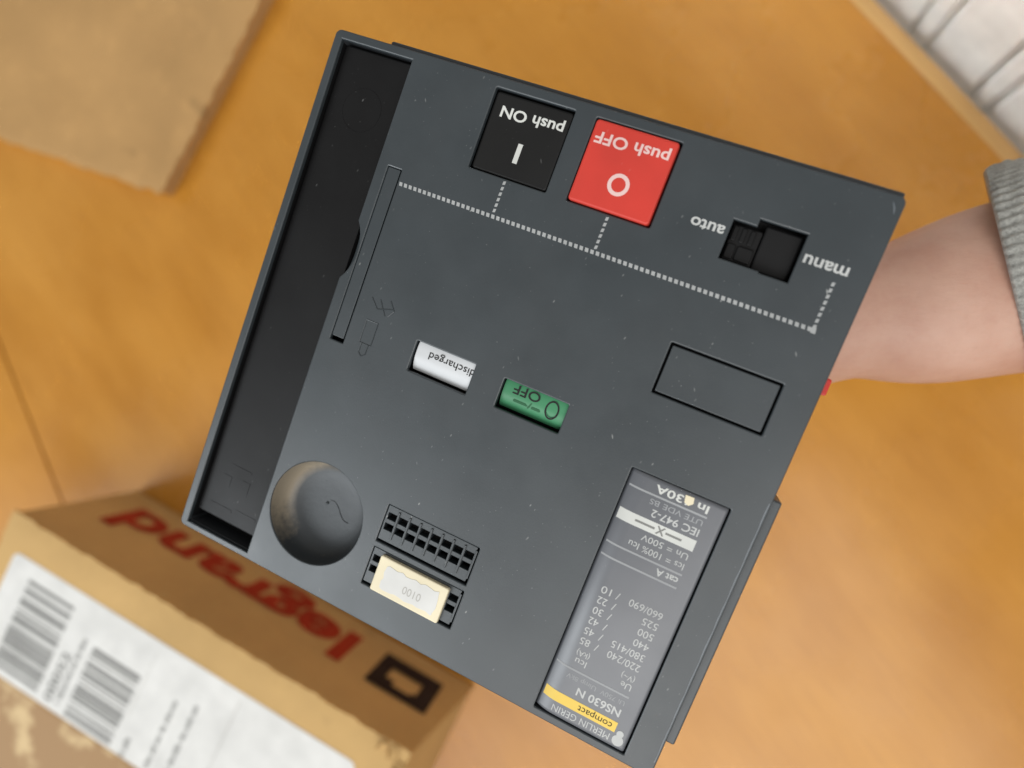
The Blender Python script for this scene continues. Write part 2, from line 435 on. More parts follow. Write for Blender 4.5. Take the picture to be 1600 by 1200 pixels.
# ---------------------------------------------------------------- cartons
def panel_grid(bm, o, ux, uy, w, h, nz, thick, nx=60, ny=24, ragged=(0, 0, 0, 0), warp=0.8, seed=0):
    """a sheet of cardboard from corner o along ux,uy with uneven edges and slight warp"""
    rnd = random.Random(seed)
    def nv(a, b): 
        from mathutils import noise as nz_
        return nz_.noise(Vector((a * 0.021 + seed * 3.3, b * 0.021, seed)))
    def rg(a, s): 
        from mathutils import noise as nz_
        return s * (nz_.noise(Vector((a * 0.13, seed + 5.1, 2.2))) + 0.6 * nz_.noise(Vector((a * 0.45, seed + 1.1, 7.2))))
    top, bot = [], []
    for j in range(ny + 1):
        rt, rb = [], []
        for i in range(nx + 1):
            a = w * i / nx; b = h * j / ny
            if j == 0: b += rg(a, ragged[0])
            if j == ny: b += rg(a + 500, ragged[1])
            if i == 0: a += rg(b + 900, ragged[2])
            if i == nx: a += rg(b + 1300, ragged[3])
            edge = min(1, min(i, nx - i) / 2.0, min(j, ny - j) / 2.0)
            q = o + ux * a + uy * b + nz * (warp * nv(a, b))
            rt.append(bm.verts.new(q - nz * (1 - edge) * thick * 0.25)); rb.append(bm.verts.new(q - nz * thick))
        top.append(rt); bot.append(rb)
    for j in range(ny):
        for i in range(nx):
            bm.faces.new((top[j][i], top[j][i + 1], top[j + 1][i + 1], top[j + 1][i]))
            bm.faces.new((bot[j][i], bot[j + 1][i], bot[j + 1][i + 1], bot[j][i + 1]))
    for i in range(nx):
        bm.faces.new((top[0][i], bot[0][i], bot[0][i + 1], top[0][i + 1]))
        bm.faces.new((top[ny][i], top[ny][i + 1], bot[ny][i + 1], bot[ny][i]))
    for j in range(ny):
        bm.faces.new((top[j][0], top[j + 1][0], bot[j + 1][0], bot[j][0]))
        bm.faces.new((top[j][nx], bot[j][nx], bot[j + 1][nx], top[j + 1][nx]))

def carton_labelled():
    # local x along the printed side (away from the table corner), local y into the box, z up
    e = Vector((0.8976, -0.4408, 0)); n = Vector((-0.4408, -0.8976, 0))
    o = Vector((-344.0, -61.7, 0))
    # right handed frame: x = -e, y = n ... origin at the corner where 'legrand' begins its logo
    o2 = o + e * 262
    mw = Matrix(((-e.x, n.x, 0, o2.x * MM), (-e.y, n.y, 0, o2.y * MM), (0, 0, 1, 0), (0, 0, 0, 1)))
    if mw.to_3x3().determinant() < 0:
        raise RuntimeError('frame')
    t = empty('cardboard_box', mw, 'cardboard box with white barcode label on top and red legrand print on its side', 'box')
    X, Y, Z = Vector((1, 0, 0)), Vector((0, 1, 0)), Vector((0, 0, 1))
    L, D, H = 262.0, 170.0, 100.0
    def pan(name, *a, **k):
        bm = bmesh.new(); panel_grid(bm, *a, **k)
        for v in bm.verts:
            if v.co.z < H - 3.4: v.co.x -= 12.0 * (1 - v.co.z / H) * max(0.0, 1 - v.co.x / L)
        return finish(name, bm, 'card', t, 50)
    side = pan('printed_side_panel', Vector((0, 0, 0.5)), X, Z, L, H - 3.2, -Y, 3, warp=0.5, seed=3)
    pan('end_panel', Vector((0, 3.1, 0.5)), Y, Z, D - 6.2, H - 3.2, -X, 3, warp=0.4, seed=4)
    pan('end_panel', Vector((L, D - 3.1, 0.5)), -Y, Z, D - 6.2, H - 3.2, X, 3, warp=0.4, seed=5)
    pan('side_panel', Vector((L, D, 0.5)), -X, Z, L, H - 3.2, Y, 3, warp=0.5, seed=6)
    top = pan('top_panel', Vector((-0.5, -0.6, H)), X, Y, L + 1, D + 1, Z, 3, nx=110, ny=50, ragged=(1.3, 0.6, 0.9, 1.0), warp=0.3, seed=7)
    pan('bottom_panel', Vector((3.2, 3.2, 3.2)), X, Y, L - 6.4, D - 6.4, Z, 2.6, warp=0.0, seed=8)
    # curled scraps of torn liner at the near corner of the top
    for k, (x, y, a, l) in enumerate(((6, 2, 0.4, 9), (13, 3.5, -0.5, 7), (2, 6, 1.3, 8))):
        bm = bmesh.new()
        rows = []
        for i in range(6):
            s = i / 5; rr = 2.6
            z = H + 0.8 + rr * (1 - math.cos(s * 2.2)); d = l * 0.5 * math.sin(s * 2.2)
            c = Vector((x, y, z)) + Vector((math.cos(a), math.sin(a), 0)) * d
            w = Vector((-math.sin(a), math.cos(a), 0)) * (l * 0.35 * (1 - 0.35 * s) + 0.5 * math.sin(i * 2.1))
            rows.append((bm.verts.new(c - w), bm.verts.new(c + w), bm.verts.new(c + w - Z * 0.5), bm.verts.new(c - w - Z * 0.5)))
        for p, q in zip(rows, rows[1:]):
            for i in range(4): bm.faces.new((p[i], p[(i + 1) % 4], q[(i + 1) % 4], q[i]))
        bm.faces.new(rows[-1]); bm.faces.new(list(reversed(rows[0])))
        finish('torn_scrap', bm, 'card', top, 60)
    # printing on the side: stands on the outer face (local y = 0, looking along +y), reads along +x... 
    # viewed from outside (-y) with z up, right-hand is +x
    def side_m(x, z): return Matrix(((1, 0, 0, x), (0, 0, -1, -0.75), (0, 1, 0, z), (0, 0, 0, 1)))
    text('red_lettering', 'legrand', 'redink', side, 0, 0, 176, 0, cap=36, bold=0.035, flip=False, matrix=side_m(63, 24))
    bm = bmesh.new()
    def sq(x0, z0, x1, z1):
        bm.faces.new([bm.verts.new((x, -0.75, z)) for x, z in ((x0, z0), (x1, z0), (x1, z1), (x0, z1))])
    sq(5, 22, 45, 36); sq(5, 36, 15, 50); sq(5, 50, 18, 62); sq(18, 53, 30, 62); sq(30, 48, 45, 62); sq(36, 36, 45, 48)
    finish('square_emblem', bm, 'darkink', side)
    # label on the top: outline from the photograph's plane, local coordinates
    inv = Matrix(((e.x, e.y), (n.x, n.y)))
    def loc(wx, wy):
        d = Vector((wx, wy)) - Vector((o2.x, o2.y)); return Vector((-(d.x * e.x + d.y * e.y), d.x * n.x + d.y * n.y))
    c0 = loc(-334.2, -87.0); y0 = 18.5; x1 = c0.x        # c0: label corner by the box end
    y1 = y0 + 67
    bm = slab(rrect(22, y0, 250, y1, 4, 5), [], H + 0.40, H - 0.3, 0.05)
    lab = finish('shipping_label', bm, 'paper', top)
    zt = H + 0.47
    rnd = random.Random(11)
    def bars(xa, xb, ya, yb):
        bm = bmesh.new(); y = ya
        while y < yb:
            w = rnd.choice((0.8, 0.8, 1.5, 2.4, 3.2)); w = min(w, yb - y)
            quad_into(bm, ((xa, y), (xb, y), (xb, y + w), (xa, y + w)), zt)
            y += w + rnd.choice((0.8, 0.9, 1.6, 2.4))
        return finish('barcode', bm, 'ink_grey', lab)
    bars(202, 234.5, 28, 81)
    bars(149, 181.5, 41, 84)
    # digits along the short direction beside the first barcode
    def top_m(x, y, ang): return Matrix.Translation((x, y, zt)) @ Matrix.Rotation(ang, 4, 'Z')
    text('label_digits', '00052', 'ink_grey', lab, 0, 0, 30, 0, cap=5.5, bold=0.02, flip=False, matrix=top_m(191.5, 82, -math.pi / 2))
    bm = bmesh.new()
    for x, ya, ya2 in ((186.5, 40, 80), (123.5, 42, 83), (111.5, 38, 82), (139, 74, 84.5)):
        y = ya
        while y < ya2:
            w = rnd.uniform(3, 7); w = min(w, ya2 - y)
            xx = 0
            yy = y
            while yy < y + w:
                h = rnd.choice((2.4, 2.4, 3.1)); quad_into(bm, ((x, yy), (x + h, yy), (x + h, yy + 0.95), (x, yy + 0.95)), zt); yy += 1.45
            y += w + 1.8
    o_ = finish('small_print', bm, 'ink_grey', lab); o_['kind'] = 'stuff'
    bm = bmesh.new(); quad_into(bm, ((92, y0 + 4), (92.5, y0 + 4), (92.5, y1 - 2), (92, y1 - 2)), zt)
    quad_into(bm, ((146, y0 + 6), (146.4, y0 + 6), (146.4, y1 - 22), (146, y1 - 22)), zt)
    finish('rule_line', bm, 'ink_faint', lab)
    bm = slab(rrect(100, y1 + 1.0, 259, y1 + 60, 2, 3), [], H + 0.34, H - 0.3, 0.05)
    finish('packing_tape', bm, 'tape', top)
carton_labelled()

def carton_flat():
    c = Vector((-320.0, 147.0, 0)); a = Vector((-246.6, 275.5, 0)); b = Vector((-451.3, 194.2, 0))
    ux = (a - c).normalized(); uy = Vector((-ux.y, ux.x, 0))
    mw = Matrix(((ux.x, uy.x, 0, c.x * MM), (ux.y, uy.y, 0, c.y * MM), (0, 0, 1, 0), (0, 0, 0, 1)))
    t = empty('cardboard_carton', mw, 'flat plain cardboard box, scuffed and unprinted, lying on the table', 'box')
    X, Y, Z = Vector((1, 0, 0)), Vector((0, 1, 0)), Vector((0, 0, 1))
    L, D, H = 300, 220, 14
    sk = (b - c).normalized(); skl = Vector((sk.dot(ux), sk.dot(uy), 0))
    def pan(name, *aa, **k):
        bm = bmesh.new(); panel_grid(bm, *aa, **k); return finish(name, bm, 'card_old', t, 50)
    pan('top_panel', Vector((-0.6, -0.8, H)), X, skl, L, D, Z, 3, nx=110, ny=60, ragged=(2.2, 1, 2.2, 1), warp=2.0, seed=21)
    pan('side_panel', Vector((0.5, 0.5, 0.4)), X, Z, L - 2, H - 4.5, -Y, 3, warp=0.6, seed=22)
    nrm = Vector((-skl.y, skl.x, 0))
    pan('end_panel', Vector((0.5, 4, 0.4)), skl, Z, D - 6, H - 4.5, nrm if nrm.x < 0 else -nrm, 3, warp=0.6, seed=23)
    pan('side_panel', skl * (D - 3) + Vector((L - 4, 0, 0.4)), -X, Z, L - 6, H - 4.5, Y, 3, warp=0.6, seed=24)
    pan('end_panel', Vector((L - 4, 4, 0.4)), skl, Z, D - 8, H - 4.5, -nrm if nrm.x < 0 else nrm, 3, warp=0.6, seed=25)
carton_flat()

# ---------------------------------------------------------------- the circuit breaker module
DEV = Matrix(((0.9218, 0.3737, -0.1028, -0.0720905), (-0.3809, 0.9225, -0.0618, 0.0952631),
              (0.0718, 0.0962, 0.9928, 0.2719835), (0, 0, 0, 1)))
def device():
    base = DEV @ Matrix.Translation((0.070, -0.070, -0.040))
    T = empty('circuit_breaker_module', base, 'dark grey plastic circuit breaker front with black and red push buttons, held in a hand', 'circuit breaker')
    fr = bpy.data.objects.new('front_cover', None)
    W, Hh = 140.0, 139.6
    made = []
    def P(o):                       # parts are modelled from the front's top-left corner
        o.parent = T; made.append(o); return o
    def R(u0, v0, u1, v1, r=0.5, n=3): return rrect(u0, -v1, u1, -v0, r, n)

    # ---- front cover with every opening cut through
    holes = []
    rec = [(2.3, -137.8), (22.9, -137.8)]
    rec += [(22.9, -58.6)]
    for k in range(1, 12):
        s = k / 12; v = 58.6 - s * 15.2
        rec.append((22.9 + 2.5 * math.sin(math.pi * s) ** 0.8, -v))
    rec += [(22.9, -43.4), (22.9, -2.2), (2.3, -2.2)]
    holes.append(rec)
    holes.append(R(46.4, 2.5, 66.9, 22.1, 0.4))
    holes.append(R(72.2, 2.5, 92.8, 22.2, 0.4))
    holes.append([(109.3, -23.4), (118.4, -23.4), (118.4, -23.75), (124.8, -23.75), (124.8, -12.9), (114.5, -12.9), (114.5, -14.6), (109.3, -14.6)])
    holes.append(R(49.1, 66.0, 65.6, 73.9, 0.3))
    holes.append(R(73.6, 66.3, 90.5, 73.7, 0.3))
    holes.append(R(106.9, 44.2, 132.4, 56.3, 0.3))
    holes.append(list(circle(38.3, -118.9, 13.7, 64)))
    holes.append(R(26.0, 28.1, 29.9, 74.2, 0.15))
    holes.append(R(56.8, 107.7, 83.0, 117.9, 0.2))
    holes.append(R(56.9, 119.6, 83.2, 130.0, 0.2))
    holes.append(R(109.35, 73.98, 132.75, 137.55, 0.3))
    cover = P(finish('front_cover', slab(rrect(0, -Hh, W, 0, 1.6, 5), holes, 0, -1.2, 0.32), 'grey'))
    # skirt behind the cover
    P(finish('skirt', slab(rrect(0.5, -Hh + 0.5, W - 0.5, -0.5, 1.4, 4), [rrect(2.0, -Hh + 2, W - 2, -2, 1, 4)], -1.25, -16, 0.1), 'grey_side'))
    # rear housing with its stepped back
    bm = slab(rrect(1.2, -Hh + 1.2, W - 1.2, -1.2, 2, 4), [], -16.05, -30, 0.3)
    P(finish('housing', bm, 'grey_side'))
    bm = bmesh.new(); tmp = slab(rrect(6, -Hh + 6, W - 4, -6, 3, 4), [], 40, 30.05, 0.5)
    for v in tmp.verts: v.co.z = -v.co.z
    P(finish('rear_plate', tmp, 'grey_side'))
    # top lip and lower flange
    P(finish('top_lip', slab(rrect(15.0, -1.1, 139.4, 1.25, 0.5, 3), [], -1.6, -9, 0.3), 'grey_side'))
    P(finish('side_flange', slab(rrect(138.8, -130.6, 142.1, -68.5, 0.5, 3), [], -1.4, -10, 0.4), 'grey'))
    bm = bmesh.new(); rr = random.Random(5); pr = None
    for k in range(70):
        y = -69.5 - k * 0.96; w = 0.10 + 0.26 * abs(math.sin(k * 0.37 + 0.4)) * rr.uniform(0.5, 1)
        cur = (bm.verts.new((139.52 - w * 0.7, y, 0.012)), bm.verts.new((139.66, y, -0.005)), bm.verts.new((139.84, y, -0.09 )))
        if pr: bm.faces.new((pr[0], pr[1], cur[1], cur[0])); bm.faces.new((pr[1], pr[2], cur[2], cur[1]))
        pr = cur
    P(finish('worn_edge_highlight', bm, 'scratch'))  # pale strip: highlight along the worn edge, put into the colour

    # ---- long recess on the left
    P(finish('recess_tray', tray(2.1, -138.0, 23.2, -2.0, -1.22, -7.5), 'void'))
    P(finish('notch_well', tray(23.25, -59.2, 25.85, -42.8, -1.22, -7.5), 'void'))
    P(finish('recess_floor', slab(R(2.4, 2.6, 23.1, 134.3, 0.8), [], -2.3, -7.4, 0.4), 'black'))
    bm = bmesh.new()
    tube_into(bm, [(12.5 + 5.5 * math.cos(a), -17 + 5.5 * math.sin(a), -2.3) for a in [2 * math.pi * k / 40 for k in range(41)]], 0.07, 6, False)
    P(finish('moulded_ring', bm, 'black'))
    bm = bmesh.new()
    box_into(bm, 6.0, -131.2, -2.5, 13.0, -130.4, -2.22); box_into(bm, 14.5, -130.4, -2.5, 21, -129.6, -2.22)
    box_into(bm, 7.5, -124.5, -2.5, 10.0, -121.5, -2.22); box_into(bm, 13.5, -124.8, -2.5, 16.0, -121.0, -2.22)
    box_into(bm, 9.0, -118.5, -2.5, 15.5, -117.9, -2.22)
    P(finish('moulded_mark', bm, 'black'))
    # thumb notch: sloping lip under the bite in the recess edge
    bm = bmesh.new()
    prev = None
    for k in range(13):
        s = k / 12; v = -(58.8 - s * 15.6); b = 22.9 + 2.5 * math.sin(math.pi * s) ** 0.8
        a = bm.verts.new((b + 0.3, v, -0.5)); c = bm.verts.new((b - 1.15 * math.sin(math.pi * s) - 0.05, v, -1.5)); d = bm.verts.new((b - 1.1 * math.sin(math.pi * s) - 0.05, v, -2.6))
        if prev:
            bm.faces.new((prev[0], a, c, prev[1])); bm.faces.new((prev[1], c, d, prev[2]))
        prev = (a, c, d)
    P(finish('thumb_notch', bm, 'grey'))
    # sliding bar beside it
    P(finish('slot_bar', slab(R(26.12, 28.25, 29.55, 73.1, 0.25), [], -0.22, -3, 0.12), 'grey'))
    P(finish('slot_bed', tray(25.5, -74.6, 30.3, -27.8, -1.22, -5.0), 'void'))

    # ---- push buttons
    def button(u0, v0, u1, v1, z, mat, name, label):
        o = P(finish(name, slab(R(u0, v0, u1, v1, 0.8, 5), [], z, z - 7, 0.5), mat)); o['label'] = label
        P(finish('button_well', tray(u0 - 1.2, -v1 - 1.2, u1 + 1.2, -v0 + 1.2, -1.22, -8.5), 'void'))
        return o
    b1 = button(46.65, 2.95, 66.6, 21.85, -0.9, 'blackbtn', 'push_button', 'black push button marked I')
    b2 = button(72.55, 2.85, 92.35, 21.9, 0.75, 'red', 'push_button', 'red push button marked O')
    text('lettering', 'push ON', 'print', b1, 65.4, -6.0, 16.2, -0.86, cap=2.55, bold=0.02)
    bm = bmesh.new(); quad_into(bm, ((56.2, -17.9), (57.4, -17.9), (57.4, -13.2), (56.2, -13.2)), -0.86)
    finish('symbol_mark', bm, 'print', b1)
    text('lettering', 'push OFF', 'pinkprint', b2, 91.2, -5.5, 17.6, 0.79, cap=2.6, bold=0.02)
    bm = bmesh.new()
    a = [bm.verts.new((82.7 + 2.55 * math.cos(t), -15.5 + 2.55 * math.sin(t), 0.79)) for t in [2 * math.pi * k / 40 for k in range(40)]]
    c = [bm.verts.new((82.7 + 1.65 * math.cos(t), -15.5 + 1.65 * math.sin(t), 0.79)) for t in [2 * math.pi * k / 40 for k in range(40)]]
    for k in range(40): bm.faces.new((a[k], a[(k + 1) % 40], c[(k + 1) % 40], c[k]))
    finish('symbol_mark', bm, 'pinkprint', b2)

    # ---- auto / manu switch
    P(finish('switch_well', tray(108.5, -24.6, 125.6, -12.1, -1.22, -6.5), 'void'))
    s = P(finish('switch_slider', slab(R(109.6, 14.9, 116.2, 23.1, 0.45), [], -2.6, -6.4, 0.3), 'black'))
    P(finish('switch_blank', slab(R(116.35, 13.2, 124.55, 23.5, 0.6), [], -2.9, -6.4, 0.5), 'void'))
    for k in range(3):
        bm = slab(R(110.0 + k * 1.9, 15.4, 111.0 + k * 1.9, 18.6, 0.25), [], -2.1, -2.65, 0.15); finish('grip_ridge', bm, 'black', s)
    finish('grip_pad', slab(R(112.2, 19.3, 115.8, 22.6, 0.45), [], -1.9, -2.65, 0.3), 'black', s)
    finish('grip_pad', slab(R(109.9, 19.3, 111.8, 22.6, 0.45), [], -2.15, -2.65, 0.2), 'black', s)
    P(text('lettering', 'auto', 'printgrey', T, 108.3, -16.7, 7.6, 0.04, cap=2.6, bold=0.02))
    P(text('lettering', 'manu', 'printgrey', T, 135.2, -16.9, 9.4, 0.04, cap=2.7, bold=0.02))

    # ---- dashed printed line with its three branches
    bm = bmesh.new()
    u = 30.6
    while u < 132.8:
        quad_into(bm, ((u, -31.82), (u + 0.84, -31.82), (u + 0.66, -30.9), (u - 0.18, -30.9)), 0.03); u += 1.355
    quad_into(bm, ((132.9, -32.05), (134.0, -32.05), (133.8, -30.7), (132.9, -30.7)), 0.031)
    for uu, v0 in ((56.5, 22.6), (82.9, 22.8), (133.3, 20.6)):
        v = v0
        while v < 30.4:
            quad_into(bm, ((uu - 0.36, -v - 0.98), (uu + 0.30, -v - 0.85), (uu + 0.36, -v), (uu - 0.30, -v - 0.13)), 0.033); v += 1.36
    o = P(finish('dashed_line', bm, 'dashgrey')); o['kind'] = 'stuff'

    # ---- state windows
    def flag(u0, v0, u1, v1, mat, label, z=-1.1):
        bm = bmesh.new(); n = 12; rows = []
        for k in range(n + 1):
            s = k / n; v = v0 + (v1 - v0) * s
            zz = z - 1.7 * max(0, (s - 0.45) / 0.55) ** 2 - 0.35 * max(0, (0.3 - s) / 0.3) ** 2
            rows.append((bm.verts.new((u0, -v, zz)), bm.verts.new((u1, -v, zz))))
        for a, c in zip(rows, rows[1:]): bm.faces.new((a[0], a[1], c[1], c[0]))
        o = P(finish('state_flag', bm, mat)); o['label'] = label
        P(finish('window_well', tray(u0 - 1, -v1 - 1, u1 + 1, -v0 + 1, -1.22, -5), 'void'))
        return o
    f1 = flag(49.5, 65.6, 66.4, 73.4, 'flagwhite', 'white curved state flag', -0.8)
    f2 = flag(73.9, 65.9, 91.2, 73.2, 'green', 'green curved state flag', -1.1)
    text('lettering', 'discharged', 'ink', f1, 65.9, -67.6, 12.8, -0.66, cap=1.9)
    text('lettering', 'OFF', 'ink', f2, 83.4, -66.8, 7.0, -1.0, cap=2.3, bold=0.01)
    bm = bmesh.new()
    a = [bm.verts.new((87.0 + 1.75 * math.cos(t), -69.3 + 2.3 * math.sin(t), -1.0)) for t in [2 * math.pi * k / 40 for k in range(40)]]
    c = [bm.verts.new((87.0 + 1.35 * math.cos(t), -69.3 + 1.9 * math.sin(t), -1.0)) for t in [2 * math.pi * k / 40 for k in range(40)]]
    for k in range(40): bm.faces.new((a[k], a[(k + 1) % 40], c[(k + 1) % 40], c[k]))
    finish('symbol_mark', bm, 'ink', f2)
    bm = bmesh.new()
    quad_into(bm, ((77.2, -70.9), (81.0, -70.9), (80.4, -70.3), (77.2, -70.3)), -1.12)
    quad_into(bm, ((82.0, -71.0), (84.4, -71.0), (84.0, -70.4), (82.0, -70.4)), -1.12)
    quad_into(bm, ((81.0, -71.2), (81.4, -71.2), (82.0, -69.6), (81.6, -69.6)), -1.12)
    finish('faded_mark', bm, 'ink_green', f2)

    # ---- blank insert
    P(finish('blank_insert', slab(R(107.45, 44.75, 131.85, 55.75, 0.3), [], -0.05, -3, 0.2), 'grey'))
    P(finish('insert_bed', tray(106, -57.2, 133.3, -43.3, -1.22, -4), 'void'))

    # ---- round dish
    bm = bmesh.new(); rings = []
    prof = [(13.68, -0.3), (13.62, -2.0), (13.35, -3.8), (12.8, -5.3), (11.8, -6.4), (10.3, -7.0), (8.0, -7.35), (5.0, -7.5), (1.2, -7.55)]
    N = 64
    for r, z in [(r_, z_ * 1.0) for r_, z_ in prof]: rings.append([bm.verts.new((38.3 + r * math.cos(2 * math.pi * k / N), -118.9 + r * math.sin(2 * math.pi * k / N), z)) for k in range(N)])
    for a, c in zip(rings, rings[1:]):
        for k in range(N): bm.faces.new((a[k], a[(k + 1) % N], c[(k + 1) % N], c[k]))
    bm.faces.new(rings[-1])
    d = finish('dial_dish', bm, 'dish', None, 60, (38.3, -118.9, 0)); P(d)
    bm = bmesh.new(); bmesh.ops.create_icosphere(bm, subdivisions=2, radius=0.45, matrix=Matrix.Translation((-1.2, 0.8, -7.5)))
    finish('centre_nub', bm, 'grey', d)
    bm = bmesh.new()
    tube_into(bm, [(-0.6 + 0.55 * k, 1.6 + 1.0 * math.sin(0.35 + k * 0.42) - 0.22 * k, -7.5 + 0.0015 * k * k) for k in range(14)], 0.07, 5)
    finish('moulding_line', bm, 'grey_side', d)

    # ---- plug grids
    def grid(u0, v0, u1, v1, cols, name):
        hs = []
        pitch = (u1 - 0.6 - u0 - 0.2) / 8
        for r, vv in enumerate((v0 + 2.0, v0 + 4.9)):
            for k in range(8):
                if k in cols:
                    c = u0 + 0.35 + pitch * k
                    hs.append(R(c + 0.3, vv, c + pitch - 0.35, vv + 1.75, 0.1, 2))
        o = P(finish(name, slab(R(u0 + 0.12, v0 + 0.12, u1 - 0.62, v1 - 0.62, 0.2), hs, -0.35, -2.9, 0.12), 'grey'))
        for k in cols:
            c = u0 + 0.35 + pitch * k
            bm = slab(R(c + pitch - 0.28, v0 + 0.9, c + pitch + 0.22, v1 - 1.6, 0.1, 2), [], 0.0, -0.4, 0.08)
            finish('divider', bm, 'grey', o)
        P(finish('grid_bed', tray(u0 - 0.8, -v1 - 0.8, u1 + 0.8, -v0 + 0.8, -1.22, -5.5), 'void'))
    grid(56.8, 107.7, 83.0, 117.9, range(8), 'socket_grid')
    grid(56.9, 119.6, 83.2, 130.0, (0, 7), 'socket_grid')
    tg = P(finish('cream_tag', slab(R(59.9, 120.4, 79.7, 130.1, 0.5, 4), [], 0.9, -0.3, 0.3), 'cream'))
    rnd = random.Random(4)
    pts = []
    for k, (x, y) in enumerate(R(62.4, 122.2, 77.8, 128.6, 0.8, 3)): pts.append((x, y))
    base = R(62.4, 122.3, 77.9, 128.5, 0.4, 2); rough = []
    for i in range(len(base)):
        p0, p1 = Vector(base[i]), Vector(base[(i + 1) % len(base)])
        m = max(1, int((p1 - p0).length / 1.3))
        for j in range(m):
            q = p0.lerp(p1, j / m); rough.append((q.x + rnd.uniform(-.3, .3), q.y + rnd.uniform(-.35, .35)))
    pl = finish('paper_sticker', slab(rough, [], 0.98, 0.85, 0), 'paper', tg)
    text('faint_number', '0100', 'ink_faint', pl, 73.6, -125.0, 5.2, 1.02, cap=2.1)

    # ---- name plate
    bm = bmesh.new()
    prof = [(109.4, -2.6), (109.45, -1.42), (110.2, -0.98), (111.0, -0.62), (111.8, -0.34), (112.6, -0.14), (113.4, -0.03), (114.2, 0.0), (131.4, 0.0), (132.0, -0.1), (132.3, -0.4), (132.4, -2.6)]
    prof = [(u, zz + 0.4) for u, zz in prof]
    ys = [(-137.15, -1.6), (-137.1, -0.5), (-136.8, -0.12), (-136.2, 0.0), (-75.0, 0.0), (-74.3, -0.12), (-74.05, -0.4), (-74.02, -1.6)]
    rows = [[bm.verts.new((x, y, z + dz)) for x, z in prof] for y, dz in ys]
    for a, c in zip(rows, rows[1:]):
        for k in range(len(prof) - 1): bm.faces.new((a[k], a[k + 1], c[k + 1], c[k]))
    NP = P(finish('name_plate', bm, 'nameplate', None, 80))
    P(finish('plate_bed', tray(108.4, -138.6, 133.8, -73.1, -1.22, -4), 'void'))
    z = 0.035
    zp = 0.435
    def band(v0, v1, mat, name, u0=110.2, u1=128.7):
        bm = bmesh.new(); pts = [(u, zz) for u, zz in prof[2:8] if u >= u0] + [(u1, 0.4)]
        a = [bm.verts.new((u, -v0, zz + z)) for u, zz in pts]; c = [bm.verts.new((u, -v1, zz + z)) for u, zz in pts]
        for k in range(len(pts) - 1): bm.faces.new((a[k], a[k + 1], c[k + 1], c[k]))
        return finish(name, bm, mat, NP, 60)
    def rule(v): return band(v - 0.22, v + 0.22, 'linegrey', 'rule_line')
    def L(s, u, v, w, cap=1.7, mat='printgrey', bold=0.0, zz=0.435): text('lettering', s, mat, NP, u, -v, w, zz, cap=cap, bold=bold)
    # v is the baseline side nearest the device's own bottom (the picture's top)
    L('MERLIN GERIN', 128.0, 134.3, 14.6, 1.7)
    band(131.0, 133.5, 'yellow', 'yellow_band', 110.2)
    text('lettering', 'compact', 'ink', NP, 127.6, -131.7, 8.6, zp + 0.03, cap=1.6)
    L('NS630 N', 128.3, 127.8, 11.0, 1.95, bold=0.02)
    L('Ui 750V  Uimp 8kV', 128.3, 125.5, 14.6, 1.2, 'linegrey')
    rule(124.3)
    L('Ue', 128.3, 121.2, 2.6, 1.6); L('(V~)', 128.3, 119.2, 3.2, 1.4)
    L('Icu', 117.0, 121.2, 2.8, 1.6); L('(kA)', 117.0, 119.2, 3.2, 1.4)
    for k, (a, b_) in enumerate((('220/240', '85'), ('380/415', '45'), ('440', '42'), ('500', '30'), ('525', '22'), ('660/690', '10'))):
        v = 116.0 - k * 2.72
        L(a, 128.4, v, 8.0 if len(a) > 3 else 3.7, 1.75)
        L('/', 118.0, v, 0.8, 1.75)
        L(b_, 115.9, v, 2.4, 1.75)
    rule(95.6); L('cat A', 128.3, 93.2, 5.2, 1.6, bold=0.02); rule(92.3)
    L('Ics = 100% Icu', 128.3, 89.7, 13.2, 1.55)
    L('Un = 500V', 128.3, 87.2, 11.0, 1.5)
    band(83.6, 86.3, 'print', 'white_band', 110.2)
    bm = bmesh.new()
    quad_into(bm, ((114.5, -85.2), (119.2, -85.2), (119.2, -84.7), (114.5, -84.7)), zp + 0.03)
    quad_into(bm, ((121.8, -85.2), (125.6, -85.2), (125.6, -84.7), (121.8, -84.7)), zp + 0.03)
    for s_ in (1, -1):
        quad_into(bm, ((119.6, -84.95 - s_ * 0.9), (120.0, -84.95 - s_ * 1.0), (121.6, -84.95 + s_ * 0.9), (121.2, -84.95 + s_ * 1.0)), zp + 0.03 + 0.002 * s_)
    finish('breaker_symbol', bm, 'ink_grey', NP)
    L('IEC 947-2', 128.4, 81.0, 11.2, 1.75, bold=0.01)
    L('UTE VDE BS', 128.3, 78.8, 12.4, 1.3, 'linegrey')
    rule(77.9)
    L('In 630A', 128.4, 75.3, 12.4, 1.8, 'print', 0.02)
    bm = bmesh.new()
    N = 28
    for r0, r1, cy in ((1.35, 0.0, -135.0), (0.85, 0.0, -133.3)):
        c = bm.verts.new((130.1, cy, zp)); ring = [bm.verts.new((130.1 + r0 * math.cos(2 * math.pi * k / N), cy + r0 * math.sin(2 * math.pi * k / N), zp + (0.02 if r0 < 1 else 0))) for k in range(N)]
        for k in range(N): bm.faces.new((ring[k], ring[(k + 1) % N], c))
    finish('round_emblem', bm, 'printgrey', NP)
    # worn fleck of yellowed paint on the rating
    bm = bmesh.new(); bm.faces.new([bm.verts.new((x, y, zp + 0.05)) for x, y in ((122.6, -74.9), (124.6, -74.8), (124.9, -76.2), (124.0, -77.0), (122.9, -76.6))])
    finish('paint_fleck', bm, 'cream', NP)

    # ---- padlock pictogram moulded beside the slot
    bm = bmesh.new()
    def seg(*pts): tube_into(bm, [(u, -v, 0.02) for u, v in pts], 0.16, 5)
    seg((34.2, 66.0), (34.2, 72.0), (37.6, 72.0), (37.6, 66.0), (34.2, 66.0))
